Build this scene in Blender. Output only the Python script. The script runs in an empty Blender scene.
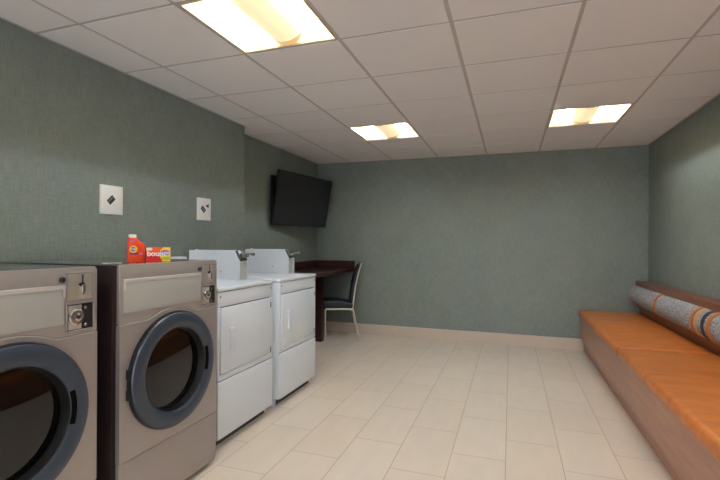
import bpy, bmesh, math, random
from mathutils import Vector, Matrix
random.seed(4)
sc = bpy.context.scene
COL = sc.collection
PI = math.pi

# ------------------------------------------------------------------ room numbers (metres)
CAM_Z = 1.249
CEIL = 2.3775
XL, XR, XJ = -2.45, 1.47, -2.63          # left wall, right wall, left wall beyond the jog
YJ, YB, YF = 3.65, 5.732, -2.3           # jog, back wall, wall behind the camera
GX0, GDX = -2.1218, 0.61                 # ceiling grid
GY0, GDY = 2.2524, 0.5813

# ------------------------------------------------------------------ materials
def s2l(c):
    return tuple(((v/255)/12.92 if v/255 <= 0.04045 else ((v/255+0.055)/1.055)**2.4) for v in c)

def new_mat(name):
    m = bpy.data.materials.new(name); m.use_nodes = True
    nt = m.node_tree
    return m, nt, nt.nodes['Principled BSDF']

def N(nt, kind, **kw):
    n = nt.nodes.new(kind)
    for k, v in kw.items():
        if k.startswith('i_'):
            n.inputs[k[2:].replace('_', ' ')].default_value = v
        else:
            setattr(n, k, v)
    return n

def plain(name, rgb, rough=0.5, metal=0.0, spec=0.5, noise=0.0, nscale=30.0, bump=0.0, coat=0.0, ior=1.5):
    """a flat colour with faint procedural variation"""
    m, nt, b = new_mat(name)
    c = s2l(rgb)
    b.inputs['Roughness'].default_value = rough
    b.inputs['Metallic'].default_value = metal
    b.inputs['Specular IOR Level'].default_value = spec
    b.inputs['Coat Weight'].default_value = coat
    b.inputs['Coat Roughness'].default_value = 0.1
    b.inputs['IOR'].default_value = ior
    tc = N(nt, 'ShaderNodeTexCoord')
    nz = N(nt, 'ShaderNodeTexNoise', i_Scale=nscale, i_Detail=4.0)
    nt.links.new(tc.outputs['Object'], nz.inputs['Vector'])
    mr = N(nt, 'ShaderNodeMapRange')
    mr.inputs[3].default_value = 1-noise; mr.inputs[4].default_value = 1+noise
    nt.links.new(nz.outputs['Fac'], mr.inputs[0])
    mx = N(nt, 'ShaderNodeVectorMath', operation='SCALE')
    mx.inputs[0].default_value = c
    nt.links.new(mr.outputs[0], mx.inputs['Scale'])
    nt.links.new(mx.outputs[0], b.inputs['Base Color'])
    if bump:
        bp = N(nt, 'ShaderNodeBump', i_Strength=bump, i_Distance=0.002)
        nt.links.new(nz.outputs['Fac'], bp.inputs['Height'])
        nt.links.new(bp.outputs[0], b.inputs['Normal'])
    return m

def grasscloth(name, rgb):
    m, nt, b = new_mat(name)
    b.inputs['Roughness'].default_value = 0.62
    b.inputs['Specular IOR Level'].default_value = 0.35
    tc = N(nt, 'ShaderNodeTexCoord')
    sp = N(nt, 'ShaderNodeSeparateXYZ'); nt.links.new(tc.outputs['Object'], sp.inputs[0])
    ad = N(nt, 'ShaderNodeMath', operation='ADD')
    nt.links.new(sp.outputs[0], ad.inputs[0]); nt.links.new(sp.outputs[1], ad.inputs[1])
    def layer(su, sv, det=3.0):
        mu = N(nt, 'ShaderNodeMath', operation='MULTIPLY'); mu.inputs[1].default_value = su
        mv = N(nt, 'ShaderNodeMath', operation='MULTIPLY'); mv.inputs[1].default_value = sv
        nt.links.new(ad.outputs[0], mu.inputs[0]); nt.links.new(sp.outputs[2], mv.inputs[0])
        cb = N(nt, 'ShaderNodeCombineXYZ')
        nt.links.new(mu.outputs[0], cb.inputs[0]); nt.links.new(mv.outputs[0], cb.inputs[1])
        nz = N(nt, 'ShaderNodeTexNoise', i_Scale=1.0, i_Detail=det, i_Roughness=0.6)
        nt.links.new(cb.outputs[0], nz.inputs['Vector'])
        return nz.outputs['Fac']
    h = layer(14, 210); v = layer(190, 10); big = layer(4, 3)
    a1 = N(nt, 'ShaderNodeMath', operation='ADD'); nt.links.new(h, a1.inputs[0]); nt.links.new(v, a1.inputs[1])
    a2 = N(nt, 'ShaderNodeMath', operation='MULTIPLY_ADD'); nt.links.new(big, a2.inputs[0]); a2.inputs[1].default_value = 0.35
    nt.links.new(a1.outputs[0], a2.inputs[2])
    mr = N(nt, 'ShaderNodeMapRange')
    mr.inputs[1].default_value = 0.85; mr.inputs[2].default_value = 1.5
    mr.inputs[3].default_value = 0.74; mr.inputs[4].default_value = 1.26
    nt.links.new(a2.outputs[0], mr.inputs[0])
    mx = N(nt, 'ShaderNodeVectorMath', operation='SCALE'); mx.inputs[0].default_value = s2l(rgb)
    nt.links.new(mr.outputs[0], mx.inputs['Scale']); nt.links.new(mx.outputs[0], b.inputs['Base Color'])
    bp = N(nt, 'ShaderNodeBump', i_Strength=0.5, i_Distance=0.0015)
    nt.links.new(a1.outputs[0], bp.inputs['Height']); nt.links.new(bp.outputs[0], b.inputs['Normal'])
    return m

def floor_tiles():
    m, nt, b = new_mat('floor tile')
    b.inputs['Roughness'].default_value = 0.42
    b.inputs['Specular IOR Level'].default_value = 0.4
    tc = N(nt, 'ShaderNodeTexCoord')
    sp = N(nt, 'ShaderNodeSeparateXYZ'); nt.links.new(tc.outputs['Object'], sp.inputs[0])
    ax = N(nt, 'ShaderNodeMath', operation='ADD'); ax.inputs[1].default_value = 0.0211+0.305*40
    ay = N(nt, 'ShaderNodeMath', operation='ADD'); ay.inputs[1].default_value = -0.006+0.5883*40.5
    nt.links.new(sp.outputs[0], ax.inputs[0]); nt.links.new(sp.outputs[1], ay.inputs[0])
    cb = N(nt, 'ShaderNodeCombineXYZ')
    nt.links.new(ay.outputs[0], cb.inputs[0]); nt.links.new(ax.outputs[0], cb.inputs[1])
    br = N(nt, 'ShaderNodeTexBrick', offset=0.5, offset_frequency=2)
    br.inputs['Scale'].default_value = 1.0
    br.inputs['Mortar Size'].default_value = 0.0019
    br.inputs['Mortar Smooth'].default_value = 0.2
    br.inputs['Brick Width'].default_value = 0.5883
    br.inputs['Row Height'].default_value = 0.305
    br.inputs['Color1'].default_value = (*s2l((211, 197, 180)), 1)
    br.inputs['Color2'].default_value = (*s2l((214, 201, 185)), 1)
    br.inputs['Mortar'].default_value = (*s2l((156, 136, 117)), 1)
    nt.links.new(cb.outputs[0], br.inputs['Vector'])
    mp = N(nt, 'ShaderNodeMapping'); mp.inputs['Scale'].default_value = (9, 2.2, 5)
    nt.links.new(tc.outputs['Object'], mp.inputs['Vector'])
    nz = N(nt, 'ShaderNodeTexNoise', i_Scale=1.5, i_Detail=5.0); nt.links.new(mp.outputs[0], nz.inputs['Vector'])
    mr = N(nt, 'ShaderNodeMapRange'); mr.inputs[3].default_value = 0.93; mr.inputs[4].default_value = 1.07
    nt.links.new(nz.outputs['Fac'], mr.inputs[0])
    mx = N(nt, 'ShaderNodeVectorMath', operation='SCALE')
    nt.links.new(br.outputs['Color'], mx.inputs[0]); nt.links.new(mr.outputs[0], mx.inputs['Scale'])
    nt.links.new(mx.outputs[0], b.inputs['Base Color'])
    bp = N(nt, 'ShaderNodeBump', i_Strength=0.6, i_Distance=-0.002)
    nt.links.new(br.outputs['Fac'], bp.inputs['Height']); nt.links.new(bp.outputs[0], b.inputs['Normal'])
    return m

def wood(name, dark, light, rough=0.3, scale=(22, 1.6, 22), coat=0.0):
    m, nt, b = new_mat(name)
    b.inputs['Roughness'].default_value = rough
    b.inputs['Coat Weight'].default_value = coat
    tc = N(nt, 'ShaderNodeTexCoord')
    mp = N(nt, 'ShaderNodeMapping'); mp.inputs['Scale'].default_value = scale
    nt.links.new(tc.outputs['Object'], mp.inputs['Vector'])
    nz = N(nt, 'ShaderNodeTexNoise', i_Scale=2.0, i_Detail=6.0, i_Roughness=0.65, i_Distortion=0.3)
    nt.links.new(mp.outputs[0], nz.inputs['Vector'])
    cr = N(nt, 'ShaderNodeValToRGB')
    cr.color_ramp.elements[0].position = 0.3; cr.color_ramp.elements[0].color = (*s2l(dark), 1)
    cr.color_ramp.elements[1].position = 0.7; cr.color_ramp.elements[1].color = (*s2l(light), 1)
    nt.links.new(nz.outputs['Fac'], cr.inputs[0]); nt.links.new(cr.outputs[0], b.inputs['Base Color'])
    return m

def tweed():
    m, nt, b = new_mat('speckled tweed')
    b.inputs['Roughness'].default_value = 0.9
    tc = N(nt, 'ShaderNodeTexCoord')
    vo = N(nt, 'ShaderNodeTexVoronoi', i_Scale=210.0)
    nt.links.new(tc.outputs['Object'], vo.inputs['Vector'])
    sp = N(nt, 'ShaderNodeSeparateColor'); nt.links.new(vo.outputs['Color'], sp.inputs[0])
    cr = N(nt, 'ShaderNodeValToRGB'); cr.color_ramp.interpolation = 'CONSTANT'
    e = cr.color_ramp.elements
    e[0].position = 0.0; e[0].color = (*s2l((150, 155, 160)), 1)
    e[1].position = 0.28; e[1].color = (*s2l((112, 122, 134)), 1)
    for p, c in ((0.5, (188, 186, 182)), (0.7, (92, 98, 106)), (0.86, (170, 152, 134)), (0.94, (208, 204, 198))):
        k = e.new(p); k.color = (*s2l(c), 1)
    nt.links.new(sp.outputs[0], cr.inputs[0]); nt.links.new(cr.outputs[0], b.inputs['Base Color'])
    bp = N(nt, 'ShaderNodeBump', i_Strength=0.5, i_Distance=0.002)
    nt.links.new(vo.outputs['Distance'], bp.inputs['Height']); nt.links.new(bp.outputs[0], b.inputs['Normal'])
    return m

def leather():
    m, nt, b = new_mat('tan leather')
    b.inputs['Roughness'].default_value = 0.36
    b.inputs['Specular IOR Level'].default_value = 0.5
    tc = N(nt, 'ShaderNodeTexCoord')
    mp = N(nt, 'ShaderNodeMapping'); mp.inputs['Scale'].default_value = (2.2, 7, 4)
    mp.inputs['Rotation'].default_value = (0, 0, 0.15)
    nt.links.new(tc.outputs['Object'], mp.inputs['Vector'])
    nz = N(nt, 'ShaderNodeTexNoise', i_Scale=2.2, i_Detail=5.0, i_Distortion=0.6); nt.links.new(mp.outputs[0], nz.inputs['Vector'])
    cr = N(nt, 'ShaderNodeValToRGB')
    cr.color_ramp.elements[0].position = 0.25; cr.color_ramp.elements[0].color = (*s2l((178, 98, 38)), 1)
    cr.color_ramp.elements[1].position = 0.75; cr.color_ramp.elements[1].color = (*s2l((208, 126, 60)), 1)
    nt.links.new(nz.outputs['Fac'], cr.inputs[0]); nt.links.new(cr.outputs[0], b.inputs['Base Color'])
    bp = N(nt, 'ShaderNodeBump', i_Strength=0.2, i_Distance=0.006)
    nt.links.new(nz.outputs['Fac'], bp.inputs['Height']); nt.links.new(bp.outputs[0], b.inputs['Normal'])
    return m

def brushed(name, rgb, rough=0.38, metal=0.75, scale=(3, 3, 260)):
    m, nt, b = new_mat(name)
    b.inputs['Metallic'].default_value = metal
    tc = N(nt, 'ShaderNodeTexCoord')
    mp = N(nt, 'ShaderNodeMapping'); mp.inputs['Scale'].default_value = scale
    nt.links.new(tc.outputs['Object'], mp.inputs['Vector'])
    nz = N(nt, 'ShaderNodeTexNoise', i_Scale=1.0, i_Detail=3.0); nt.links.new(mp.outputs[0], nz.inputs['Vector'])
    mr = N(nt, 'ShaderNodeMapRange'); mr.inputs[3].default_value = 0.95; mr.inputs[4].default_value = 1.05
    nt.links.new(nz.outputs['Fac'], mr.inputs[0])
    mx = N(nt, 'ShaderNodeVectorMath', operation='SCALE'); mx.inputs[0].default_value = s2l(rgb)
    nt.links.new(mr.outputs[0], mx.inputs['Scale']); nt.links.new(mx.outputs[0], b.inputs['Base Color'])
    b.inputs['Roughness'].default_value = rough
    return m

def glass(name, tint, ior=1.8, rough=0.03, transp=1.0):
    m = bpy.data.materials.new(name); m.use_nodes = True; nt = m.node_tree
    nt.nodes.clear()
    out = N(nt, 'ShaderNodeOutputMaterial')
    tr = N(nt, 'ShaderNodeBsdfTransparent'); tr.inputs[0].default_value = (*tint, 1)
    gl = N(nt, 'ShaderNodeBsdfGlossy'); gl.inputs['Roughness'].default_value = rough
    fr = N(nt, 'ShaderNodeFresnel', i_IOR=ior)
    mx = N(nt, 'ShaderNodeMixShader')
    nt.links.new(fr.outputs[0], mx.inputs[0]); nt.links.new(tr.outputs[0], mx.inputs[1]); nt.links.new(gl.outputs[0], mx.inputs[2])
    nt.links.new(mx.outputs[0], out.inputs[0])
    return m

def emit(name, rgb, strength):
    m, nt, b = new_mat(name)
    b.inputs['Base Color'].default_value = (*s2l(rgb), 1)
    b.inputs['Emission Color'].default_value = (*s2l(rgb), 1)
    b.inputs['Emission Strength'].default_value = strength
    return m

M = dict(
    wall=grasscloth('teal grasscloth', (124, 134, 128)),
    floor=floor_tiles(),
    base=plain('base tile', (196, 182, 168), 0.45, noise=0.04, nscale=6),
    tile=plain('ceiling tile', (230, 226, 226), 0.9, noise=0.02, nscale=160, bump=0.15),
    bar=plain('ceiling bar', (186, 178, 173), 0.6, noise=0.01),
    slab=plain('slab', (120, 118, 116), 0.9, noise=0.03),
    steel=brushed('taupe brushed steel', (166, 158, 154), 0.4, 0.5),
    glosstop=plain('polished lid steel', (205, 203, 200), 0.07, 1.0, noise=0.01),
    steel_light=brushed('coin plate steel', (196, 188, 178), 0.32, 0.7),
    chrome=plain('chrome', (205, 203, 200), 0.16, 1.0, noise=0.01),
    darkmetal=plain('dark zinc', (92, 92, 92), 0.35, 0.8, noise=0.05),
    side=plain('dark cabinet paint', (58, 47, 46), 0.45, noise=0.04),
    black=plain('black plastic', (14, 14, 15), 0.35, noise=0.05),
    matte=plain('matte black pocket', (10, 10, 11), 0.95, spec=0.05, noise=0.05),
    recess=plain('black recess', (22, 20, 20), 0.6, noise=0.05),
    ring=plain('slate blue door plastic', (54, 63, 76), 0.3, 0.15, noise=0.02),
    panelgrey=plain('grey display lens', (172, 170, 164), 0.3, noise=0.02, nscale=4, coat=0.3),
    bezel=plain('pale grey bezel', (190, 186, 180), 0.35, noise=0.02),
    drum=brushed('drum steel', (44, 42, 41), 0.35, 0.9, (40, 40, 40)),
    glass=glass('door glass', (0.3, 0.29, 0.28), 1.65),
    white=plain('white enamel', (220, 226, 232), 0.3, noise=0.01, nscale=5),
    white_gap=plain('shadow gap rubber', (70, 70, 70), 0.7, noise=0.05),
    grey=plain('light grey plate', (186, 186, 184), 0.4, noise=0.02),
    plate=plain('white sign plate', (236, 235, 230), 0.45, noise=0.01),
    ink=plain('dark ink', (44, 44, 44), 0.6, noise=0.1),
    ink2=plain('grey ink', (120, 120, 118), 0.6, noise=0.1),
    leather=leather(),
    benchwood=wood('bench veneer', (152, 106, 86), (178, 128, 104), 0.28, (6, 1.2, 14)),
    railwood=wood('rail wood', (112, 62, 40), (146, 88, 60), 0.3, (30, 1.5, 30)),
    tweed=tweed(),
    strap=plain('tan strap', (186, 112, 46), 0.5, noise=0.06),
    piping=plain('pale tan piping', (196, 158, 120), 0.6, noise=0.06),
    band=plain('dark woven band', (52, 54, 62), 0.9, noise=0.4, nscale=90),
    espresso=wood('espresso laminate', (46, 22, 20), (64, 32, 28), 0.3, (2, 30, 2)),
    vinyl=plain('charcoal upholstery', (36, 36, 44), 0.5, noise=0.06),
    champagne=plain('champagne tube', (214, 204, 186), 0.35, 0.5, noise=0.02),
    tvscreen=plain('tv screen', (25, 25, 31), 0.42, noise=0.02),
    tvbody=plain('tv body', (12, 12, 13), 0.4, noise=0.02),
    orange=plain('orange bottle', (224, 66, 14), 0.32, noise=0.02),
    red=plain('box red', (200, 26, 30), 0.5, noise=0.02),
    boxorange=plain('box orange', (236, 88, 30), 0.5, noise=0.02),
    yellow=plain('label yellow', (240, 206, 40), 0.5, noise=0.02),
    blue=plain('label blue', (40, 74, 160), 0.5, noise=0.02),
    green=plain('label green', (150, 180, 40), 0.5, noise=0.02),
    purple=plain('label purple', (84, 40, 110), 0.5, noise=0.02),
    lilac=plain('label lilac', (170, 118, 186), 0.5, noise=0.02),
    capwhite=plain('white cap', (238, 236, 232), 0.4, noise=0.01),
    reflector=plain('white reflector', (214, 194, 150), 0.5, noise=0.01),
    lamp=emit('lamp diffuser', (255, 232, 190), 0.34),
    tubes=emit('fluorescent tube', (228, 239, 255), 112.0),
)

# ------------------------------------------------------------------ mesh builder
class MB:
    def __init__(s): s.bm = bmesh.new()
    def box(s, x0, x1, y0, y1, z0, z1, bev=0.0, seg=2):
        b = bmesh.new()
        r = bmesh.ops.create_cube(b, size=1.0)
        for v in b.verts:
            v.co = Vector(((x0+x1)/2+v.co.x*(x1-x0), (y0+y1)/2+v.co.y*(y1-y0), (z0+z1)/2+v.co.z*(z1-z0)))
        if bev: bmesh.ops.bevel(b, geom=list(b.edges), offset=bev, segments=seg, affect='EDGES', profile=0.5)
        s._add(b); return s
    def _add(s, b, mat=None):
        if mat is not None: b.transform(mat)
        me = bpy.data.meshes.new('tmp'); b.to_mesh(me); b.free()
        s.bm.from_mesh(me); bpy.data.meshes.remove(me)
    def prism(s, pts, axis, a0, a1, bev=0.0, seg=2):
        """pts: 2D outline; axis 'x': pts=(y,z); 'y': pts=(x,z); 'z': pts=(x,y)"""
        b = bmesh.new()
        def P(p, a):
            return {'x': (a, p[0], p[1]), 'y': (p[0], a, p[1]), 'z': (p[0], p[1], a)}[axis]
        lo = [b.verts.new(P(p, a0)) for p in pts]; hi = [b.verts.new(P(p, a1)) for p in pts]
        n = len(pts)
        f1 = b.faces.new(lo); f2 = b.faces.new(hi[::-1])
        for i in range(n):
            b.faces.new((lo[i], hi[i], hi[(i+1) % n], lo[(i+1) % n]))
        bmesh.ops.recalc_face_normals(b, faces=b.faces)
        if bev:
            ed = [e for e in b.edges if len(e.link_faces) == 2 and e.calc_face_angle(0) > 0.5]
            bmesh.ops.bevel(b, geom=ed, offset=bev, segments=seg, affect='EDGES', profile=0.5, clamp_overlap=True)
        bmesh.ops.triangulate(b, faces=[f for f in b.faces if len(f.verts) > 4])
        s._add(b); return s
    def lathe(s, prof, origin, axis, n=48, closed=False, a0=0, a1=2*PI):
        """prof: (radius, offset along axis)"""
        b = bmesh.new(); o = Vector(origin); ax = Vector(axis).normalized()
        u = ax.orthogonal().normalized(); w = ax.cross(u)
        full = abs(a1-a0-2*PI) < 1e-6
        m = n if full else n+1
        rings = []
        for r, h in prof:
            ring = []
            for i in range(m):
                a = a0+(a1-a0)*i/n
                ring.append(b.verts.new(o+ax*h+(u*math.cos(a)+w*math.sin(a))*max(r, 1e-5)))
            rings.append(ring)
        k = len(rings)
        for j in range(k if closed else k-1):
            A = rings[j]; B = rings[(j+1) % k]
            for i in range(n):
                i2 = (i+1) % m
                b.faces.new((A[i], A[i2], B[i2], B[i]))
        bmesh.ops.remove_doubles(b, verts=b.verts, dist=1e-4)
        bmesh.ops.recalc_face_normals(b, faces=b.faces)
        s._add(b); return s
    def cyl(s, p0, p1, r, n=20, r1=None, bev=0):
        p0 = Vector(p0); p1 = Vector(p1); L = (p1-p0).length; r1 = r if r1 is None else r1
        e = bev or min(r, L)*0.12
        return s.lathe([(0, 0), (r-e, 0), (r, e), (r1, L-e), (r1-e, L), (0, L)], p0, p1-p0, n)
    def tube(s, pts, r, n=12, smooth=0):
        pts = [Vector(p) for p in pts]
        for _ in range(smooth):
            q = [pts[0]]
            for a, c in zip(pts, pts[1:]): q += [a.lerp(c, .25), a.lerp(c, .75)]
            pts = q+[pts[-1]]
        b = bmesh.new(); rings = []; ref = None
        for i, p in enumerate(pts):
            t = (pts[min(i+1, len(pts)-1)]-pts[max(i-1, 0)]).normalized()
            if ref is None: ref = t.orthogonal().normalized()
            ref = (ref-t*ref.dot(t)).normalized(); w = t.cross(ref)
            rings.append([b.verts.new(p+(ref*math.cos(2*PI*k/n)+w*math.sin(2*PI*k/n))*r) for k in range(n)])
        for A, B in zip(rings, rings[1:]):
            for k in range(n): b.faces.new((A[k], A[(k+1) % n], B[(k+1) % n], B[k]))
        b.faces.new(rings[0][::-1]); b.faces.new(rings[-1])
        bmesh.ops.recalc_face_normals(b, faces=b.faces)
        s._add(b); return s
    def grid(s, f, nu, nv):
        b = bmesh.new()
        g = [[b.verts.new(f(i/nu, j/nv)) for j in range(nv+1)] for i in range(nu+1)]
        for i in range(nu):
            for j in range(nv):
                b.faces.new((g[i][j], g[i+1][j], g[i+1][j+1], g[i][j+1]))
        s._add(b); return s
    def xf(s, mat):
        s.bm.transform(mat); return s
    def build(s, name, mat, parent=None, smooth=True, loc=None):
        me = bpy.data.meshes.new(name)
        s.bm.to_mesh(me); s.bm.free()
        if smooth:
            for p in me.polygons: p.use_smooth = True
            me.set_sharp_from_angle(angle=math.radians(38))
        me.materials.append(mat)
        o = bpy.data.objects.new(name, me); COL.objects.link(o)
        if parent is not None: o.parent = parent
        if loc is not None: o.location = loc
        return o

def thing(name, loc, label, cat, group=None, rz=0.0):
    o = bpy.data.objects.new(name, None); COL.objects.link(o)
    o.empty_display_size = 0.1
    o.location = loc; o.rotation_euler = (0, 0, rz)
    o['label'] = label; o['category'] = cat
    if group: o['group'] = group
    return o

def struct(o):
    o['kind'] = 'structure'; return o

def copy_tree(o, parent=None):
    c = o.copy(); COL.objects.link(c)
    if parent is not None: c.parent = parent
    for ch in list(o.children): copy_tree(ch, c)
    return c

def text_mesh(txt, size, depth=0.0, bold=0.0):
    cu = bpy.data.curves.new('txt', 'FONT'); cu.body = txt; cu.size = size
    cu.align_x = 'CENTER'; cu.align_y = 'CENTER'; cu.extrude = depth; cu.offset = bold
    ob = bpy.data.objects.new('txt', cu)
    COL.objects.link(ob)
    dg = bpy.context.evaluated_depsgraph_get()
    me = bpy.data.meshes.new_from_object(ob.evaluated_get(dg))
    bpy.data.objects.remove(ob)
    return me

def text_obj(name, txt, size, mat, parent, matrix, bold=0.0):
    me = text_mesh(txt, size, 0.0004, bold)
    me.transform(matrix); me.materials.clear(); me.materials.append(mat); me.name = name
    o = bpy.data.objects.new(name, me); COL.objects.link(o); o.parent = parent
    return o

# ------------------------------------------------------------------ setting
T = 0.12
TOP = 2.62
struct(MB().box(XJ-T, XR+T, YF-T, YB+T, -0.08, 0).build('floor', M['floor'], smooth=False))
struct(MB().box(XJ-T, XR+T, YB, YB+T, 0, TOP).build('wall_back', M['wall'], smooth=False))
struct(MB().box(XR, XR+T, YF, YB, 0, TOP).build('wall_right', M['wall'], smooth=False))
struct(MB().box(XJ-T, XL, YF, YJ, 0, TOP).build('wall_left', M['wall'], smooth=False))
struct(MB().box(XJ-T, XJ, YJ, YB, 0, TOP).build('wall_recess', M['wall'], smooth=False))
# unseen front wall: piers and header around an opening added for world fill light
struct(MB().box(XJ-T, XL+0.35, YF-T, YF, 0, TOP).box(XR-0.35, XR+T, YF-T, YF, 0, TOP).box(XL+0.35, XR-0.35, YF-T, YF, 2.25, TOP).build('wall_front', M['wall'], smooth=False))

# tiled baseboards
BH = 0.137; BT = 0.012
struct(MB().box(XJ+BT, XR, YB-BT, YB, 0, BH, 0.002).build('baseboard_back', M['base'], smooth=False))
struct(MB().box(XR-BT, XR, YF, YB-BT, 0, BH, 0.002).build('baseboard_right', M['base'], smooth=False))
struct(MB().box(XL, XL+BT, YF, YJ, 0, BH, 0.002).build('baseboard_left', M['base'], smooth=False))
struct(MB().box(XJ, XJ+BT, YJ, YB, 0, BH, 0.002).build('baseboard_recess', M['base'], smooth=False))

# suspended ceiling: slab, lay-in tiles, grid bars, wall angle
LIGHTS = [(1, -1), (4, -1), (1, 3), (4, 3), (1, -5), (4, -5)]     # (column index from GX0, row index) of the cells with lamps; last pair unseen, added to light the room
xs = [XJ-0.4] + [GX0+GDX*k for k in range(6)] + [XR+0.4]
ys = [GY0+GDY*r for r in range(-8, 7)]
mb = MB(); mb.box(XJ-T, XR+T, YF-T, YB+T, TOP, TOP+0.06)
G = 0.0105
for i in range(len(xs)-1):
    for j in range(len(ys)-1):
        cell = (i-1, j-8)
        if cell in LIGHTS: continue
        x0, x1 = max(xs[i]+G, XJ), min(xs[i+1]-G, XR)
        y0, y1 = max(ys[j]+G, YF), min(ys[j+1]-G, YB)
        if y1-y0 < 0.02: continue
        if x0 < XL and y0 < YJ:
            if y1 > YJ:
                mb.box(x0, x1, YJ, y1, CEIL-0.002, CEIL+0.012); x0 = XL; mb.box(x0, x1, y0, YJ, CEIL-0.002, CEIL+0.012)
            else:
                mb.box(XL, x1, y0, y1, CEIL-0.002, CEIL+0.012)
            continue
        mb.box(x0, x1, y0, y1, CEIL-0.002, CEIL+0.012)
struct(mb.build('ceiling', M['tile'], smooth=False))
mb = MB()
for x in xs[1:-1]: mb.box(x-0.012, x+0.012, YF, YB, CEIL+0.001, CEIL+0.03)
for y in ys:
    if YF < y < YB: mb.box(XL if y < YJ else XJ, XR, y-0.012, y+0.012, CEIL+0.0015, CEIL+0.029)
struct(mb.build('trim_1', M['bar'], smooth=False))
mb = MB()
AW = 0.018
mb.box(XR-AW, XR, YF, YB, CEIL-0.003, CEIL+0.02).box(XJ, XR, YB-AW, YB, CEIL-0.003, CEIL+0.02)
mb.box(XL, XL+AW, YF, YJ, CEIL-0.003, CEIL+0.02).box(XJ, XL+AW, YJ, YJ+AW, CEIL-0.003, CEIL+0.02).box(XJ, XJ+AW, YJ, YB, CEIL-0.003, CEIL+0.02)
struct(mb.build('trim_2', M['bar'], smooth=False))

# recessed basket lights
def make_light():
    t = thing('ceiling_light', (0, 0, CEIL), 'x', 'ceiling light', 'recessed square ceiling lights')
    hx, hy = GDX/2-0.012, GDY/2-0.012
    fr = MB()
    for (a, b, c, d) in ((-hx, hx, -hy, -hy+0.01), (-hx, hx, hy-0.01, hy), (-hx, -hx+0.01, -hy, hy), (hx-0.01, hx, -hy, hy)):
        fr.box(a, b, c, d, -0.002, 0.02)
    fr.build('frame', M['reflector'], t, smooth=False)
    ix, iy = hx-0.011, hy-0.011
    def prof(u):                       # curved reflector from the rim up to the crown beside the basket
        a = u*PI/2
        return Vector((ix-(ix-0.155)*(1-math.cos(a)), 0, 0.006+0.112*math.sin(a)))
    for sx in (-1, 1):
        def f(u, v, sx=sx):
            p = prof(u); return Vector((sx*p.x, -iy+2*iy*v, p.z))
        b = MB().grid(f, 20, 2)
        b.build('reflector', M['reflector'], t)
    for sx in (-1, 1):
        MB().cyl((sx*0.138, -iy+0.04, 0.098), (sx*0.138, iy-0.04, 0.098), 0.009, 12).build('fluorescent_tube', M['tubes'], t)
    for sy in (-1, 1):                 # white end plates, leaning outwards, with the curved edge of the reflectors
        b = MB().prism([(sy*(iy+0.004), 0.004), (sy*(iy-0.004), 0.004), (sy*(iy-0.035), 0.122), (sy*(iy-0.027), 0.122)], 'x', -ix, ix)
        b.build('end_plate', M['reflector'], t, smooth=False)
    MB().box(-0.17, 0.17, -iy, iy, 0.122, 0.14).build('housing', M['reflector'], t, smooth=False)
    # half-round perforated basket
    R = 0.120; L = iy-0.036
    bm = MB()
    def c(u, v):
        a = PI+PI*u; return Vector((R*math.cos(a), -L+2*L*v, 0.112+0.106*math.sin(a)))
    bm.grid(c, 24, 2)
    for sy in (-1, 1):
        def e(u, v, sy=sy):
            a = PI+PI*u; return Vector((R*math.cos(a)*v, sy*L, 0.112+0.106*math.sin(a)*v))
        bm.grid(e, 24, 1)
    bk = bm.build('basket_diffuser', M['lamp'], t)
    # thin end rims of the basket
    for sy in (-1, 1):
        rm = MB().tube([(R*1.01*math.cos(PI+PI*k/24), sy*(L+0.001), 0.112+0.108*math.sin(PI+PI*k/24)) for k in range(25)], 0.0022, 6)
        rm.build('basket_rim', M['bezel'], bk)
    return t
light0 = make_light()
LL = ['recessed square ceiling light nearest the viewer, above the space in front of the washers',
      'recessed square ceiling light near the viewer above the tan bench side of the room',
      'small far recessed ceiling light nearest the wall-mounted television',
      'small far recessed ceiling light nearest the bench and right wall',
      'unseen ceiling light added behind the viewer on the washers side to light the room',
      'unseen ceiling light added behind the viewer on the bench side to light the room']
for k, (ci, ri) in enumerate(LIGHTS):
    o = light0 if k == 0 else copy_tree(light0)
    o.location = (GX0+GDX*(ci+0.5), GY0+GDY*(ri+0.5), CEIL)
    o['label'] = LL[k]

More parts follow.
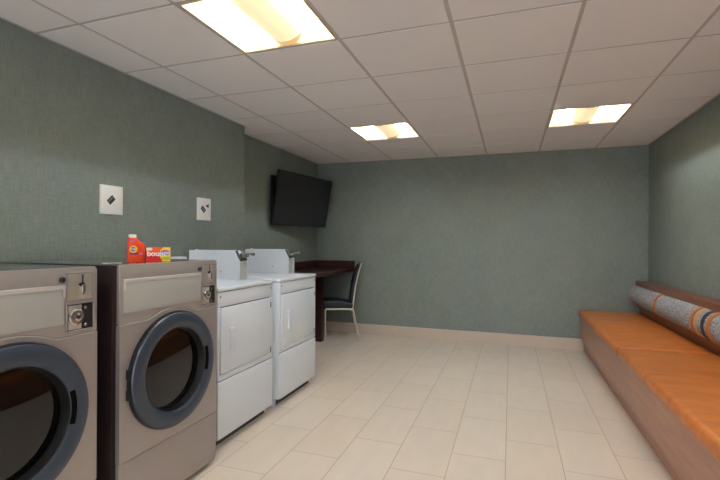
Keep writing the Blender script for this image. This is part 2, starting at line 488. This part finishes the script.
# ------------------------------------------------------------------ front-load washers
def washer():
    t = thing('front_load_washer', (0, 0, 0), 'x', 'washing machine', 'large steel front load washers')
    W = 0.325; F = 0.39; D = -0.40; H = 1.15
    # cabinet (dark painted sides)
    b = MB().box(D, D+0.3, -W+0.001, W-0.001, 0.035, H-0.007).box(D+0.298, F-0.066, -W+0.019, W-0.019, 0.036, H-0.008)
    b.box(D+0.3, F-0.018, -W+0.001, -W+0.02, 0.035, H-0.007).box(D+0.3, F-0.018, W-0.02, W-0.001, 0.035, H-0.007)
    b.box(D+0.3, F-0.018, -W+0.01, W-0.01, 0.035, 0.36).box(D+0.3, F-0.018, -W+0.01, W-0.01, 0.88, H-0.0075)
    b.box(D+0.05, F-0.05, -W+0.03, W-0.03, 0.004, 0.037)
    b.box(F-0.045, F-0.041, -W-0.001, W+0.001, 0.06, H-0.03, 0.0008)
    b.build('cabinet', M['side'], t)
    b = MB().box(D, F-0.012, -W, W, H-0.006, H, 0.002)
    b.build('top_panel', M['glosstop'], t)
    # control panel with arched lower edge
    yc, zc = -0.006, 0.627
    def arch(off):
        R = 0.322+off; pts = []
        n = 26
        a0 = math.radians(142); a1 = math.radians(38)
        arc = [(yc+R*math.cos(a0+(a1-a0)*k/n), zc+0.002+R*0.93*math.sin(a0+(a1-a0)*k/n)) for k in range(n+1)]
        arc = [p for p in arc if p[1] > 0.894+off]
        return [(-W, 0.890+off), (arc[0][0]-0.035, 0.892+off)] + arc + [(arc[-1][0]+0.035, 0.890+off), (W, 0.890+off)]
    up = arch(0.0012)
    cp = MB().prism(up+[(W, H-0.014), (W-0.004, H-0.004), (W-0.014, H), (-W+0.006, H), (-W, H-0.006)], 'x', F-0.02, F, 0.0035, 2)
    cp.build('control_panel', M['steel'], t)
    lo = arch(-0.0012)
    hole = [(yc+0.231*math.cos(PI/2+2*PI*k/48), zc+0.231*math.sin(PI/2+2*PI*k/48)) for k in range(49)]
    mid = min(range(len(lo)), key=lambda k: abs(lo[k][0]-yc) + (0 if lo[k][1] > 0.9 else 9))
    fp = MB().prism(lo[:mid+1]+hole+lo[mid:]+[(W, 0.296), (-W, 0.296)], 'x', F-0.02, F+0.001)
    fo = fp.build('front_panel', M['steel'], t)
    MB().tube([(F+0.0008, p[0], p[1]) for p in lo], 0.0018, 6).build('panel_edge_glint', M['bezel'], fo)  # pale tube standing in for the glint along the panel's arched edge
    MB().prism([(-W, 0.2935), (W, 0.2935), (W, 0.065), (W-0.012, 0.03), (-W+0.012, 0.03), (-W, 0.065)], 'x', F-0.02, F, 0.002, 2).build('lower_panel', M['steel'], t)
    # display window
    y0, y1, z0, z1 = -0.305, 0.185, 0.940, 1.083
    d = MB().box(F-0.002, F+0.004, y0, y1, z0, z1, 0.002).build('display_lens', M['panelgrey'], t)
    b = MB()
    b.prism([(y0-0.003, z1+0.004), (y1+0.004, z1+0.004), (y1+0.004, z1-0.045), (y1-0.006, z1-0.045), (y1-0.006, z1-0.012), (y0+0.009, z1-0.012), (y0+0.009, z1-0.045), (y0-0.003, z1-0.045)], 'x', F-0.001, F+0.0065, 0.0015, 1)
    b.build('display_bezel', M['bezel'], d)
    # coin acceptor
    cy = 0.250
    b = MB()
    for (a, c, e, g) in ((cy-0.057, cy+0.057, 1.127, 1.132), (cy-0.057, cy+0.057, 1.020, 1.025), (cy-0.057, cy-0.052, 1.020, 1.132), (cy+0.052, cy+0.057, 1.020, 1.132)):
        b.box(F-0.002, F+0.004, a, c, e, g, 0.001, 1)
    ca = MB().box(F-0.002, F+0.003, cy-0.050, cy+0.050, 1.027, 1.125, 0.001).build('coin_plate', M['steel_light'], t)
    b.build('plate_frame', M['steel'], ca)
    MB().box(F+0.002, F+0.0045, cy+0.006, cy+0.011, 1.078, 1.122).box(F+0.002, F+0.006, cy-0.002, cy+0.015, 1.076, 1.090, 0.001).box(F+0.002, F+0.005, cy-0.008, cy+0.002, 1.080, 1.088, 0.001).build('coin_slot', M['recess'], ca)
    MB().box(F+0.002, F+0.014, cy+0.001, cy+0.013, 1.043, 1.083, 0.002).build('coin_return_lever', M['chrome'], ca)
    b = MB().cyl((F-0.001, cy-0.073, 1.106), (F+0.008, cy-0.073, 1.106), 0.011)
    k = b.build('key_lock', M['darkmetal'], t)
    MB().cyl((F+0.007, cy-0.073, 1.106), (F+0.010, cy-0.073, 1.106), 0.005).build('keyhole', M['black'], k)
    # coin box opening: recessed dark pocket with a round lock
    b = MB().box(F-0.001, F+0.0015, cy-0.055, cy+0.055, 0.908, 1.014)
    pk = b.build('coin_box', M['recess'], t)
    b = MB()
    for (a, c, e, g) in ((cy-0.058, cy+0.058, 1.010, 1.016), (cy-0.058, cy+0.058, 0.905, 0.911), (cy-0.058, cy-0.053, 0.905, 1.016), (cy+0.053, cy+0.058, 0.905, 1.016)):
        b.box(F-0.002, F+0.006, a, c, e, g, 0.001, 1)
    b.build('pocket_frame', M['steel'], pk)
    MB().box(F+0.001, F+0.005, cy-0.050, cy+0.004, 0.914, 1.006, 0.0015).build('lock_plate', M['steel_light'], pk)
    b = MB().lathe([(0.0, 0.004), (0.030, 0.004), (0.031, 0.012), (0.026, 0.016), (0.024, 0.012), (0.017, 0.012), (0.015, 0.020), (0.009, 0.022), (0.008, 0.019), (0, 0.019)], (F, cy-0.022, 0.962), (1, 0, 0), 32)
    lk = b.build('round_lock', M['chrome'], pk)
    MB().cyl((F+0.018, cy-0.022, 0.962), (F+0.0215, cy-0.022, 0.962), 0.0045).build('keyhole', M['black'], lk)
    for zz in (0.992, 0.927):
        MB().cyl((F, cy+0.020, zz), (F+0.007, cy+0.020, zz), 0.0065).build('screw', M['chrome'], pk)
    # door
    dz = zc
    MB().lathe([(0.232, -0.004), (0.281, -0.004), (0.283, 0.008), (0.280, 0.018), (0.266, 0.022), (0.232, 0.024)], (F, yc, dz), (1, 0, 0), 72, closed=True)\
        .build('door_gasket', M['black'], t)
    b = MB().lathe([(0.201, 0.016), (0.275, 0.016), (0.277, 0.021), (0.273, 0.028), (0.259, 0.0335), (0.238, 0.035), (0.217, 0.032), (0.205, 0.026), (0.200, 0.020)], (F, yc, dz), (1, 0, 0), 96, closed=True)
    dr = b.build('door', M['ring'], t)
    MB().lathe([(0.190, -0.03), (0.232, -0.03), (0.232, -0.002), (0.203, -0.002), (0.2025, 0.024), (0.198, 0.024), (0.193, 0.0)], (F, yc, dz), (1, 0, 0), 72, closed=True).build('inner_rim', M['black'], dr)
    MB().lathe([(0.195, -0.016), (0.192, -0.013), (0.15, -0.0095), (0.10, -0.006), (0.05, -0.0045), (0.0, -0.004)], (F, yc, dz), (1, 0, 0), 72).build('door_glass', M['glass'], dr)
    # handle pocket in the ring
    b = MB()
    def hp(u, v):
        a = math.radians(-17+34*u); r = 0.2045+0.015*v
        return Vector((F+0.0285+0.0055*v, yc+r*math.cos(a), dz+0.005+r*math.sin(a)))
    b.grid(hp, 12, 2)
    r2 = [hp(k/12, 0) for k in range(13)]
    b.tube(r2, 0.0014, 6)
    b.tube([hp(k/12, 1) for k in range(13)], 0.0012, 6)
    b.build('handle_recess', M['matte'], dr)
    # hinge on the left side
    for hz in (dz-0.045, dz+0.045):
        MB().box(F-0.002, F+0.02, -0.292, -0.270, hz-0.022, hz+0.022, 0.003).build('hinge', M['black'], dr)
    # drum behind the glass
    b = MB().lathe([(0.186, -0.029), (0.184, -0.050), (0.175, -0.058), (0.16, -0.060), (0.0, -0.062)], (F, yc, dz), (1, 0, 0), 48)
    dm = b.build('drum', M['drum'], t)
    b = MB()
    for rr in (0.165, 0.13, 0.095):
        b.lathe([(rr, -0.063), (rr, -0.056), (rr+0.004, -0.056), (rr+0.004, -0.063)], (F, yc, dz), (1, 0, 0), 48, closed=True)
    b.build('drum_rib', M['drum'], dm)
    # feet
    for fx in (D+0.08, F-0.06):
        for fy in (-W+0.05, W-0.05):
            MB().cyl((fx, fy, 0), (fx, fy, 0.04), 0.022).build('foot', M['black'], t)
    return t
w1 = washer(); w1.location = (-1.96, 0.995, 0)
w1['label'] = 'steel front load washer cut off by the left edge, with a bare top'
w2 = copy_tree(w1); w2.location = (-1.96, 1.752, 0)
w2['label'] = 'steel front load washer carrying the orange bottle and dryer sheet box'

# ------------------------------------------------------------------ white dryers
def dryer():
    t = thing('clothes_dryer', (0, 0, 0), 'x', 'dryer', 'white coin operated dryers')
    W = 0.3175; F = 0.35; D = -0.36; H = 0.975
    b = MB().box(D, F-0.012, -W, W, 0.055, H-0.028, 0.004)
    b.box(D+0.02, F-0.05, -W+0.002, W-0.002, 0.0, 0.06)
    b.box(F-0.016, F, -W, W, 0.856, H-0.029, 0.005)               # fascia strip above the door
    b.box(F-0.016, F, -W, -W+0.02, 0.41, 0.858, 0.004).box(F-0.016, F, W-0.034, W, 0.41, 0.858, 0.004)
    b.box(F-0.016, F, -W, W, 0.41, 0.448, 0.004)
    b.build('cabinet', M['white'], t)
    MB().box(D, F+0.006, -W-0.002, W+0.002, H-0.026, H, 0.009, 3).build('top_panel', M['white'], t)
    MB().box(F-0.013, F-0.011, -W+0.004, W-0.004, 0.40, 0.955).build('shadow_gap', M['white_gap'], t)
    MB().box(F-0.052, F-0.049, -W+0.03, W-0.03, 0.002, 0.058).build('kick_plate', M['white_gap'], t)
    d = MB().box(F-0.010, F+0.006, -W+0.023, W-0.037, 0.4505, 0.851, 0.005).build('door', M['white'], t)
    # recessed pull
    hy = -W+0.122
    hb = MB()
    hb.box(F+0.004, F+0.026, hy-0.005, hy+0.005, 0.580, 0.708, 0.003).cyl((F+0.004, hy, 0.578), (F+0.026, hy, 0.578), 0.013).cyl((F+0.004, hy, 0.710), (F+0.026, hy, 0.710), 0.013)
    hb.box(F+0.021, F+0.028, hy-0.018, hy+0.008, 0.574, 0.714, 0.003)
    hb.build('handle', M['white'], d)
    for zz in (0.80, 0.475):
        MB().box(F-0.001, F+0.009, W-0.042, W-0.034, zz-0.02, zz+0.02, 0.001).build('hinge', M['darkmetal'], d)
    MB().box(F-0.012, F+0.004, -W+0.001, W-0.001, 0.06, 0.405, 0.006, 3).build('service_panel', M['white'], t)
    for yy in (-W+0.022, W-0.024):
        MB().cyl((F-0.002, yy, 0.918), (F+0.003, yy, 0.918), 0.005, 12).build('screw', M['darkmetal'], t)
    # low backguard and tall coin meter case
    B0 = D+0.0
    MB().prism([(B0-0.03, H-0.002), (B0+0.055, H-0.002), (B0+0.05, H+0.12), (B0+0.03, H+0.165), (B0-0.03, H+0.165)], 'y', -W+0.05, W-0.112, 0.006, 2).build('backguard', M['white'], t)
    def prof(e=0.0):
        return [(B0+0.05+e, H-0.002), (0.140-e, H-0.002), (0.140-e, H+0.135-e), (0.094-e, H+0.215-e), (B0+0.05+e, H+0.215-e)]
    c = MB()
    c.prism(prof(), 'y', W-0.110, W-0.103, 0.0015, 1).prism(prof(), 'y', W-0.009, W-0.002, 0.0015, 1)
    c.prism(prof(0.006), 'y', W-0.104, W-0.008)
    cs = c.build('coin_meter_case', M['white'], t)
    MB().box(0.1335, 0.1365, W-0.100, W-0.012, H+0.004, H+0.125, 0.001).build('case_door', M['grey'], cs)
    # slanted coin slide with its arm
    ang = math.atan2(0.08, 0.046)
    s_ = MB().box(-0.008, 0.010, W-0.098, W-0.014, -0.042, 0.042, 0.003)
    s_.xf(Matrix.Translation((0.117, 0, H+0.175)) @ Matrix.Rotation(-(PI/2-ang), 4, 'Y'))
    sl = s_.build('coin_slide_plate', M['darkmetal'], cs)
    b = MB().box(0.115, 0.216, W-0.075, W-0.040, H+0.182, H+0.194, 0.003).box(0.205, 0.221, W-0.082, W-0.033, H+0.176, H+0.198, 0.004)
    b.box(0.12, 0.17, W-0.084, W-0.031, H+0.165, H+0.182, 0.003)
    b.build('coin_slide', M['chrome'], sl)
    MB().cyl((-0.02, W-0.1095, H+0.06), (-0.02, W-0.1135, H+0.06), 0.008).build('lock', M['grey'], cs)
    MB().cyl((-0.26, W-0.085, H+0.214), (-0.26, W-0.085, H+0.222), 0.010).build('cap', M['white'], cs)
    for fx in (D+0.06, F-0.09):
        for fy in (-W+0.04, W-0.04):
            MB().cyl((fx, fy, 0), (fx, fy, 0.03), 0.018).build('foot', M['black'], t)
    return t
d1 = dryer(); d1.location = (-2.0, 2.5125, 0)
d1['label'] = 'white coin dryer nearer the viewer, directly beside the steel washer'
d2 = copy_tree(d1); d2.location = (-2.0, 3.256, 0)
d2['label'] = 'white coin dryer farther from the viewer, at the end of the row beside the desk'

# ------------------------------------------------------------------ detergent bottle and dryer sheet box on the washer
WT = 1.1505
bt = thing('detergent_bottle', (-1.735, 1.668, WT), 'orange detergent bottle with white cap standing on the second washer', 'detergent', rz=math.radians(-44))
# local +x faces the camera, width along y
def bottle_body():
    b = bmesh.new(); rings = []
    #   z, y-left, y-right, half depth
    S = [(0.0, -0.036, 0.036, 0.019), (0.004, -0.039, 0.039, 0.022), (0.05, -0.039, 0.039, 0.023), (0.068, -0.038, 0.037, 0.023), (0.085, -0.038, 0.028, 0.022),
         (0.100, -0.037, 0.018, 0.020), (0.110, -0.036, 0.010, 0.018), (0.117, -0.034, 0.004, 0.016), (0.120, -0.030, 0.0, 0.014)]
    n = 28
    for z, a, c, d in S:
        ring = []
        for k in range(n):
            t = 2*PI*k/n; cc, ss = math.cos(t), math.sin(t)
            e = 0.55
            ring.append(b.verts.new((d*math.copysign(abs(ss)**e, ss), (a+c)/2+(c-a)/2*math.copysign(abs(cc)**e, cc), z)))
        rings.append(ring)
    for A, B in zip(rings, rings[1:]):
        for k in range(n): b.faces.new((A[k], A[(k+1) % n], B[(k+1) % n], B[k]))
    b.faces.new(rings[0][::-1]); b.faces.new(rings[-1])
    bmesh.ops.recalc_face_normals(b, faces=b.faces)
    m = MB(); m._add(b); return m
body = bottle_body().build('bottle', M['orange'], bt)
MB().cyl((0, -0.0145, 0.117), (0, -0.0145, 0.134), 0.0175, 24).build('cap', M['capwhite'], bt)
MB().tube([(0.0, 0.016, 0.098), (0.006, 0.027, 0.092), (0.008, 0.036, 0.075), (0.006, 0.034, 0.055)], 0.0055, 10, 2).build('handle', M['orange'], bt)
RX = Matrix(((0, 0, 1, 0), (1, 0, 0, 0), (0, 1, 0, 0), (0, 0, 0, 1)))       # text plane -> facing +x
lb = MB().lathe([(0, 0), (0.017, 0), (0.017, 0.0006), (0, 0.0006)], (0.0232, -0.010, 0.062), (1, 0, 0), 28).build('label_roundel', M['yellow'], bt)
MB().lathe([(0, 0), (0.011, 0), (0.011, 0.0006), (0, 0.0006)], (0.0238, -0.010, 0.063), (1, 0, 0), 24).build('roundel_centre', M['blue'], lb)
text_obj('lettering', 'Tide', 0.012, M['capwhite'], bt, Matrix.Translation((0.0250, -0.010, 0.063)) @ RX, 0.0003)
MB().box(0.0228, 0.0236, -0.026, 0.010, 0.036, 0.044).build('label_band', M['purple'], bt)
MB().box(0.0200, 0.0215, -0.022, -0.004, 0.098, 0.106).build('label_tab', M['lilac'], bt)
MB().box(0.0226, 0.0232, 0.016, 0.030, 0.036, 0.043).build('label_text_block', M['lilac'], bt)

bx = thing('dryer_sheet_box', (-1.672, 1.744, WT), 'red and yellow dryer sheet box on the second washer, right of the bottle', 'box', rz=math.radians(-40))
MB().box(-0.022, 0.022, -0.056, 0.056, 0, 0.072, 0.0008, 1).build('carton', M['red'], bx)
MB().box(0.0219, 0.0224, -0.0555, 0.015, 0.0355, 0.0715).build('orange_panel', M['boxorange'], bx)
MB().prism([(0.022, 0.0715), (0.0555, 0.0715), (0.0555, 0.0005), (0.020, 0.0005), (0.004, 0.030), (0.008, 0.055)], 'x', 0.0222, 0.0227).build('yellow_panel', M['yellow'], bx)
MB().prism([(0.03+0.024*math.cos(k*PI/12), 0.044+0.016*math.sin(k*PI/12)) for k in range(24)], 'x', 0.0226, 0.0230).build('lilac_swirl', M['lilac'], bx)
MB().prism([(0.034+0.022*math.cos(k*PI/12), 0.016+0.008*math.sin(k*PI/12)) for k in range(24)], 'x', 0.0226, 0.0230).build('green_patch', M['green'], bx)
MB().box(0.0222, 0.0228, -0.054, -0.028, 0.056, 0.069).build('white_flag', M['capwhite'], bx)
text_obj('lettering', 'bounce', 0.036, M['capwhite'], bx, Matrix.Translation((0.0236, 0.002, 0.040)) @ RX, 0.0010)

# ------------------------------------------------------------------ small wall signs
def sign(y, z, label):
    t = thing('wall_sign', (XL, y, z), label, 'sign', 'small white wall signs')
    MB().box(0.0, 0.012, -0.083, 0.083, -0.093, 0.093, 0.0015).build('plate', M['plate'], t)
    return t
s1 = sign(2.153, 1.518, 'small white wall sign nearer the viewer with one dark diamond mark')
def quad(pts, y0, z0, x0, x1): return MB().prism([(p[0]-y0, p[1]-z0) for p in pts], 'x', x0, x1)
MK = [(2.113, 1.511), (2.153, 1.551), (2.178, 1.524), (2.139, 1.485)]
m1 = quad(MK, 2.153, 1.518, 0.0118, 0.0128).build('diamond_mark', M['ink'], s1, smooth=False)
quad([(2.124, 1.511), (2.155, 1.541), (2.161, 1.534), (2.131, 1.504)], 2.153, 1.518, 0.0126, 0.0132).build('pale_stripe', M['ink2'], m1, smooth=False)
s2 = sign(3.054, 1.527, 'small white wall sign nearer the television with dark diamond and triangle marks')
m2 = quad([(3.006, 1.530), (3.030, 1.556), (3.074, 1.520), (3.048, 1.492)], 3.054, 1.527, 0.0118, 0.0128).build('diamond_mark', M['ink'], s2, smooth=False)
quad([(3.020, 1.532), (3.030, 1.541), (3.060, 1.512), (3.050, 1.503)], 3.054, 1.527, 0.0126, 0.0132).build('pale_stripe', M['ink2'], m2, smooth=False)
quad([(3.068, 1.556), (3.112, 1.575), (3.106, 1.538)], 3.054, 1.527, 0.0118, 0.0128).build('triangle_mark', M['ink'], s2, smooth=False)

# ------------------------------------------------------------------ television on tilting bracket
TW = 1.1; tk = 1.1
tvp = Vector((-2.200*tk, 4.463*tk, CAM_Z+(1.719-CAM_Z)*tk))
tv = thing('television', tvp, 'black flat television tilted forward on the left wall in the corner', 'television')
yaw, tilt = -0.175, 0.17
n = Vector((math.cos(yaw)*math.cos(tilt), math.sin(yaw)*math.cos(tilt), -math.sin(tilt)))
rt = Vector((0, 0, 1)).cross(n).normalized(); upv = n.cross(rt)
RT = Matrix((( n.x, rt.x, upv.x, 0), (n.y, rt.y, upv.y, 0), (n.z, rt.z, upv.z, 0), (0, 0, 0, 1)))
hw, hh = TW/2, TW/1.75/2
MB().box(-0.028, 0.0, -hw, hw, -hh, hh, 0.004).box(-0.05, -0.02, -hw*0.7, hw*0.7, -hh*0.75, hh*0.6, 0.01).xf(RT).build('housing', M['tvbody'], tv)
MB().box(-0.002, 0.0015, -hw+0.012, hw-0.012, -hh+0.018, hh-0.012).xf(RT).build('screen', M['tvscreen'], tv, smooth=False)
MB().box(-0.004, 0.003, -0.03, 0.03, -hh-0.006, -hh+0.012, 0.002).xf(RT).build('sensor', M['tvbody'], tv)
# bracket: plate on the wall plus arms
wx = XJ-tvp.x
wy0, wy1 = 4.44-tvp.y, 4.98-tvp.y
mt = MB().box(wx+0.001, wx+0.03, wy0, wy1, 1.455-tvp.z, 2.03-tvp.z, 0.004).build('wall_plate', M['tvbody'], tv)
bk = Vector(RT @ Vector((-0.045, -0.12, 0)))
bk2 = Vector(RT @ Vector((-0.045, 0.12, 0)))
MB().tube([(wx+0.02, -0.12, 0.02), bk], 0.014, 10).tube([(wx+0.02, 0.0, 0.02), bk2], 0.014, 10).build('bracket_arm', M['tvbody'], mt)

# ------------------------------------------------------------------ desk in the corner
dk = thing('corner_desk', (-2.33, 4.8, 0), 'dark espresso wood desk with a raised back edge in the far left corner', 'desk')
ox, oy = -2.33, 4.8
def L(x0, x1, y0, y1, z0, z1, b=0.002, s=1): return MB().box(x0-ox, x1-ox, y0-oy, y1-oy, z0, z1, b, s)
L(XJ+0.001, -2.045, 3.80, YB-0.002, 0.860, 0.900, 0.003).build('desktop', M['espresso'], dk)
L(XJ+0.001, -2.045, YB-0.030, YB-0.002, 0.900, 1.003).build('back_splash', M['espresso'], dk)
L(XJ+0.001, XJ+0.03, 3.80, YB-0.03, 0.900, 1.003).build('side_splash', M['espresso'], dk)
for y in (3.90, 5.06): L(XJ+0.014, -2.250, y, y+0.06, 0, 0.860).build('support_panel', M['espresso'], dk)

# ------------------------------------------------------------------ banquet chair
CX, CY = -2.184, 5.43
ch = thing('banquet_chair', (CX, CY, 0), 'dark padded banquet chair with pale metal legs tucked at the corner desk', 'chair', rz=math.radians(24))
yn, yf = -0.20, 0.165
b = bmesh.new()
def pad(name, pts, y0, y1, mat, bulge, parent):
    """upholstered pad: outline in x,z extruded along y and rounded"""
    m = MB().prism(pts, 'y', y0, y1, bulge, 4)
    return m.build(name, mat, parent)
seat_out = [(-0.215, 0.415), (0.19, 0.405), (0.215, 0.43), (0.20, 0.475), (0.0, 0.505), (-0.14, 0.508), (-0.21, 0.492), (-0.235, 0.455)]
pad('seat', seat_out, yn-0.01, yf+0.01, M['vinyl'], 0.016, ch)
def arc_back(z):   # centre line of the back, leaning away from the desk
    u = (z-0.41)/0.57
    return 0.185+0.03*u+0.075*u*u
zs = [0.43+0.53*k/12 for k in range(13)]
front = [(arc_back(z)-0.012-0.022*math.sin(PI*min(1, (z-0.42)/0.55))**0.5 if 0 < (z-0.42)/0.55 < 1 else arc_back(z)-0.012, z) for z in zs]
rear = [(arc_back(z)+0.010, z) for z in zs[::-1]]
pad('backrest', front+[(arc_back(0.972), 0.972)]+rear, yn+0.018, yf-0.018, M['vinyl'], 0.006, ch)
for yy, nm in ((yn, 'near'), (yf, 'far')):
    # back post
    MB().tube([(arc_back(0.40)-0.0, yy, 0.40)]+[(arc_back(z)+0.008, yy, z) for z in zs]+[(arc_back(0.975)+0.012, yy*0.96, 0.982)], 0.011, 10).build('back_post', M['champagne'], ch)
    MB().tube([(-0.165, yy, 0.0), (-0.165, yy, 0.30), (-0.165, yy, 0.395), (-0.135, yy, 0.395), (0.0, yy, 0.395)], 0.0125, 12, 2).build('leg', M['champagne'], ch)
    MB().tube([(-0.002, yy, 0.395), (0.185, yy, 0.395), (0.205, yy, 0.36), (0.235, yy, 0.19), (0.28, yy, 0.0)], 0.0125, 12, 2).build('leg', M['champagne'], ch)
MB().tube([(arc_back(0.975)+0.012, yn*0.96, 0.982), (arc_back(0.975)+0.014, 0, 0.99), (arc_back(0.975)+0.012, yf*0.96, 0.982)], 0.011, 10, 1).build('top_rail', M['champagne'], ch)
MB().tube([(0.205, yn, 0.37), (0.205, yf, 0.37)], 0.009, 8).tube([(-0.165, yn, 0.385), (-0.165, yf, 0.385)], 0.009, 8).build('cross_bar', M['champagne'], ch)
MB().prism([(arc_back(z)+0.012, z) for z in zs]+[(arc_back(z)+0.018, z) for z in zs[::-1]], 'y', yn+0.03, yf-0.03, 0.002, 1).build('back_shell', M['champagne'], ch)

# ------------------------------------------------------------------ built-in bench
BY0, BY1 = 0.17, YB-0.014
bn = thing('long_bench', (1.12, (BY0+BY1)/2, 0), 'long tan leather bench with wooden base and bolster back along right wall', 'bench')
bx0, by0 = 1.12, (BY0+BY1)/2
def Q(x0, x1, y0, y1, z0, z1, b=0.002, s=1): return MB().box(x0-bx0, x1-bx0, y0-by0, y1-by0, z0, z1, b, s)
Q(0.780, 1.440, BY0, BY1, 0.150, 0.405).build('base', M['benchwood'], bn)
Q(0.825, 1.430, BY0+0.03, BY1, 0.0, 0.151).build('toe_kick', M['benchwood'], bn)
Q(1.388, 1.452, BY0, BY1, 0.400, 0.790).build('back_panel', M['railwood'], bn)
Q(1.345, XR-0.013+0.012, BY0, BY1, 0.785, 0.843, 0.004, 2).build('back_rail', M['railwood'], bn)
CL = 1.85
edges = [BY1-0.002, 3.72, 1.72, BY0]
for k in range(3):
    ya, yb_ = edges[k+1]+0.0015, edges[k]-0.0015
    m = MB().box(0.756-bx0, 1.387-bx0, ya-by0, yb_-by0, 0.402, 0.486, 0.034, 6)
    for v in m.bm.verts:                  # a soft crown
        if v.co.z > 0.472:
            u = (v.co.y-(ya-by0))/(yb_-ya); w_ = (v.co.x-(0.772-bx0))/0.60
            v.co.z += 0.006*math.sin(PI*min(max(u, 0), 1))*math.sin(PI*min(max(w_, 0), 1))
    m.build('seat_cushion', M['leather'], bn)
# bolsters strapped to the back panel
def oval(y, e=0.0, cx=1.346, cz=0.684, a=0.078, h=0.104, n=40):
    return [Vector((cx-bx0+(a+e)*math.cos(2*PI*k/n), y-by0, cz+(h+e)*math.sin(2*PI*k/n))) for k in range(n)]
def sweep(secs):
    b = bmesh.new(); rings = [[b.verts.new(p) for p in s_] for s_ in secs]
    n = len(rings[0])
    for A, B in zip(rings, rings[1:]):
        for k in range(n): b.faces.new((A[k], A[(k+1) % n], B[(k+1) % n], B[k]))
    b.faces.new(rings[0]); b.faces.new(rings[-1][::-1])
    bmesh.ops.recalc_face_normals(b, faces=b.faces)
    m = MB(); m._add(b); return m
def ring_band(y, w_, e):
    return sweep([oval(y-w_/2, 0.0005), oval(y-w_/2, e), oval(y+w_/2, e), oval(y+w_/2, 0.0005)])
def bolster(y0, y1, straps, bands=()):
    ys_ = [y0, y0+0.004, y0+0.015]
    k = int((y1-y0)/0.08); ys_ += [y0+0.03+(y1-y0-0.06)*i/k for i in range(k+1)] + [y1-0.015, y1-0.004, y1]
    def e(y):
        d = min(y-y0, y1-y)
        base = -0.02 if d < 0.002 else (-0.008 if d < 0.01 else 0.0)
        for s_ in straps: base -= 0.006*math.exp(-((y-s_)/0.06)**2)
        return base
    o = sweep([oval(y, e(y)) for y in ys_]).build('bolster', M['tweed'], bn)
    for y in (y0+0.012, y1-0.012): ring_band(y, 0.018, 0.004).build('piping', M['piping'], o)
    for y in straps: ring_band(y, 0.040, 0.005).build('strap', M['strap'], o)
    for y, w_ in bands: ring_band(y, w_, 0.002).build('woven_band', M['band'], o)
bolster(3.80, BY1-0.03, [4.76, 3.87], [])
bolster(1.90, 3.793, [3.585, 2.6], [(3.68, 0.045)])
bolster(0.25, 1.89, [1.1])

# ------------------------------------------------------------------ camera, world, colour
cam = bpy.data.cameras.new('Camera'); co = bpy.data.objects.new('Camera', cam); COL.objects.link(co)
cam.sensor_width = 36; cam.lens = 437.70*36/720; cam.shift_y = 3.12/720
cam.clip_start = 0.02
yw, rl = 0.3317, 0.0060
A = Matrix(((math.cos(yw), math.sin(yw), 0), (-math.sin(yw), math.cos(yw), 0), (0, 0, 1)))
Dm = Matrix(((math.cos(rl), 0, math.sin(rl)), (0, 1, 0), (-math.sin(rl), 0, math.cos(rl))))
Rm = Dm @ A
r_, f_, u_ = Rm[0], Rm[1], Rm[2]
co.matrix_world = Matrix(((r_[0], u_[0], -f_[0], 0), (r_[1], u_[1], -f_[1], 0), (r_[2], u_[2], -f_[2], CAM_Z), (0, 0, 0, 1)))
sc.camera = co

w = bpy.data.worlds.new('World'); sc.world = w; w.use_nodes = True
w.node_tree.nodes['Background'].inputs[0].default_value = (0.97, 0.97, 1.0, 1)
w.node_tree.nodes['Background'].inputs[1].default_value = 1.5

sc.view_settings.view_transform = 'Standard'; sc.view_settings.look = 'None'
sc.view_settings.gamma = 1.0; sc.view_settings.use_curve_mapping = False
sc.view_settings.exposure = 1.08
sc.cycles.use_denoising = True
sc.cycles.max_bounces = 10
sc.cycles.diffuse_bounces = 6
sc.cycles.sample_clamp_indirect = 10.0
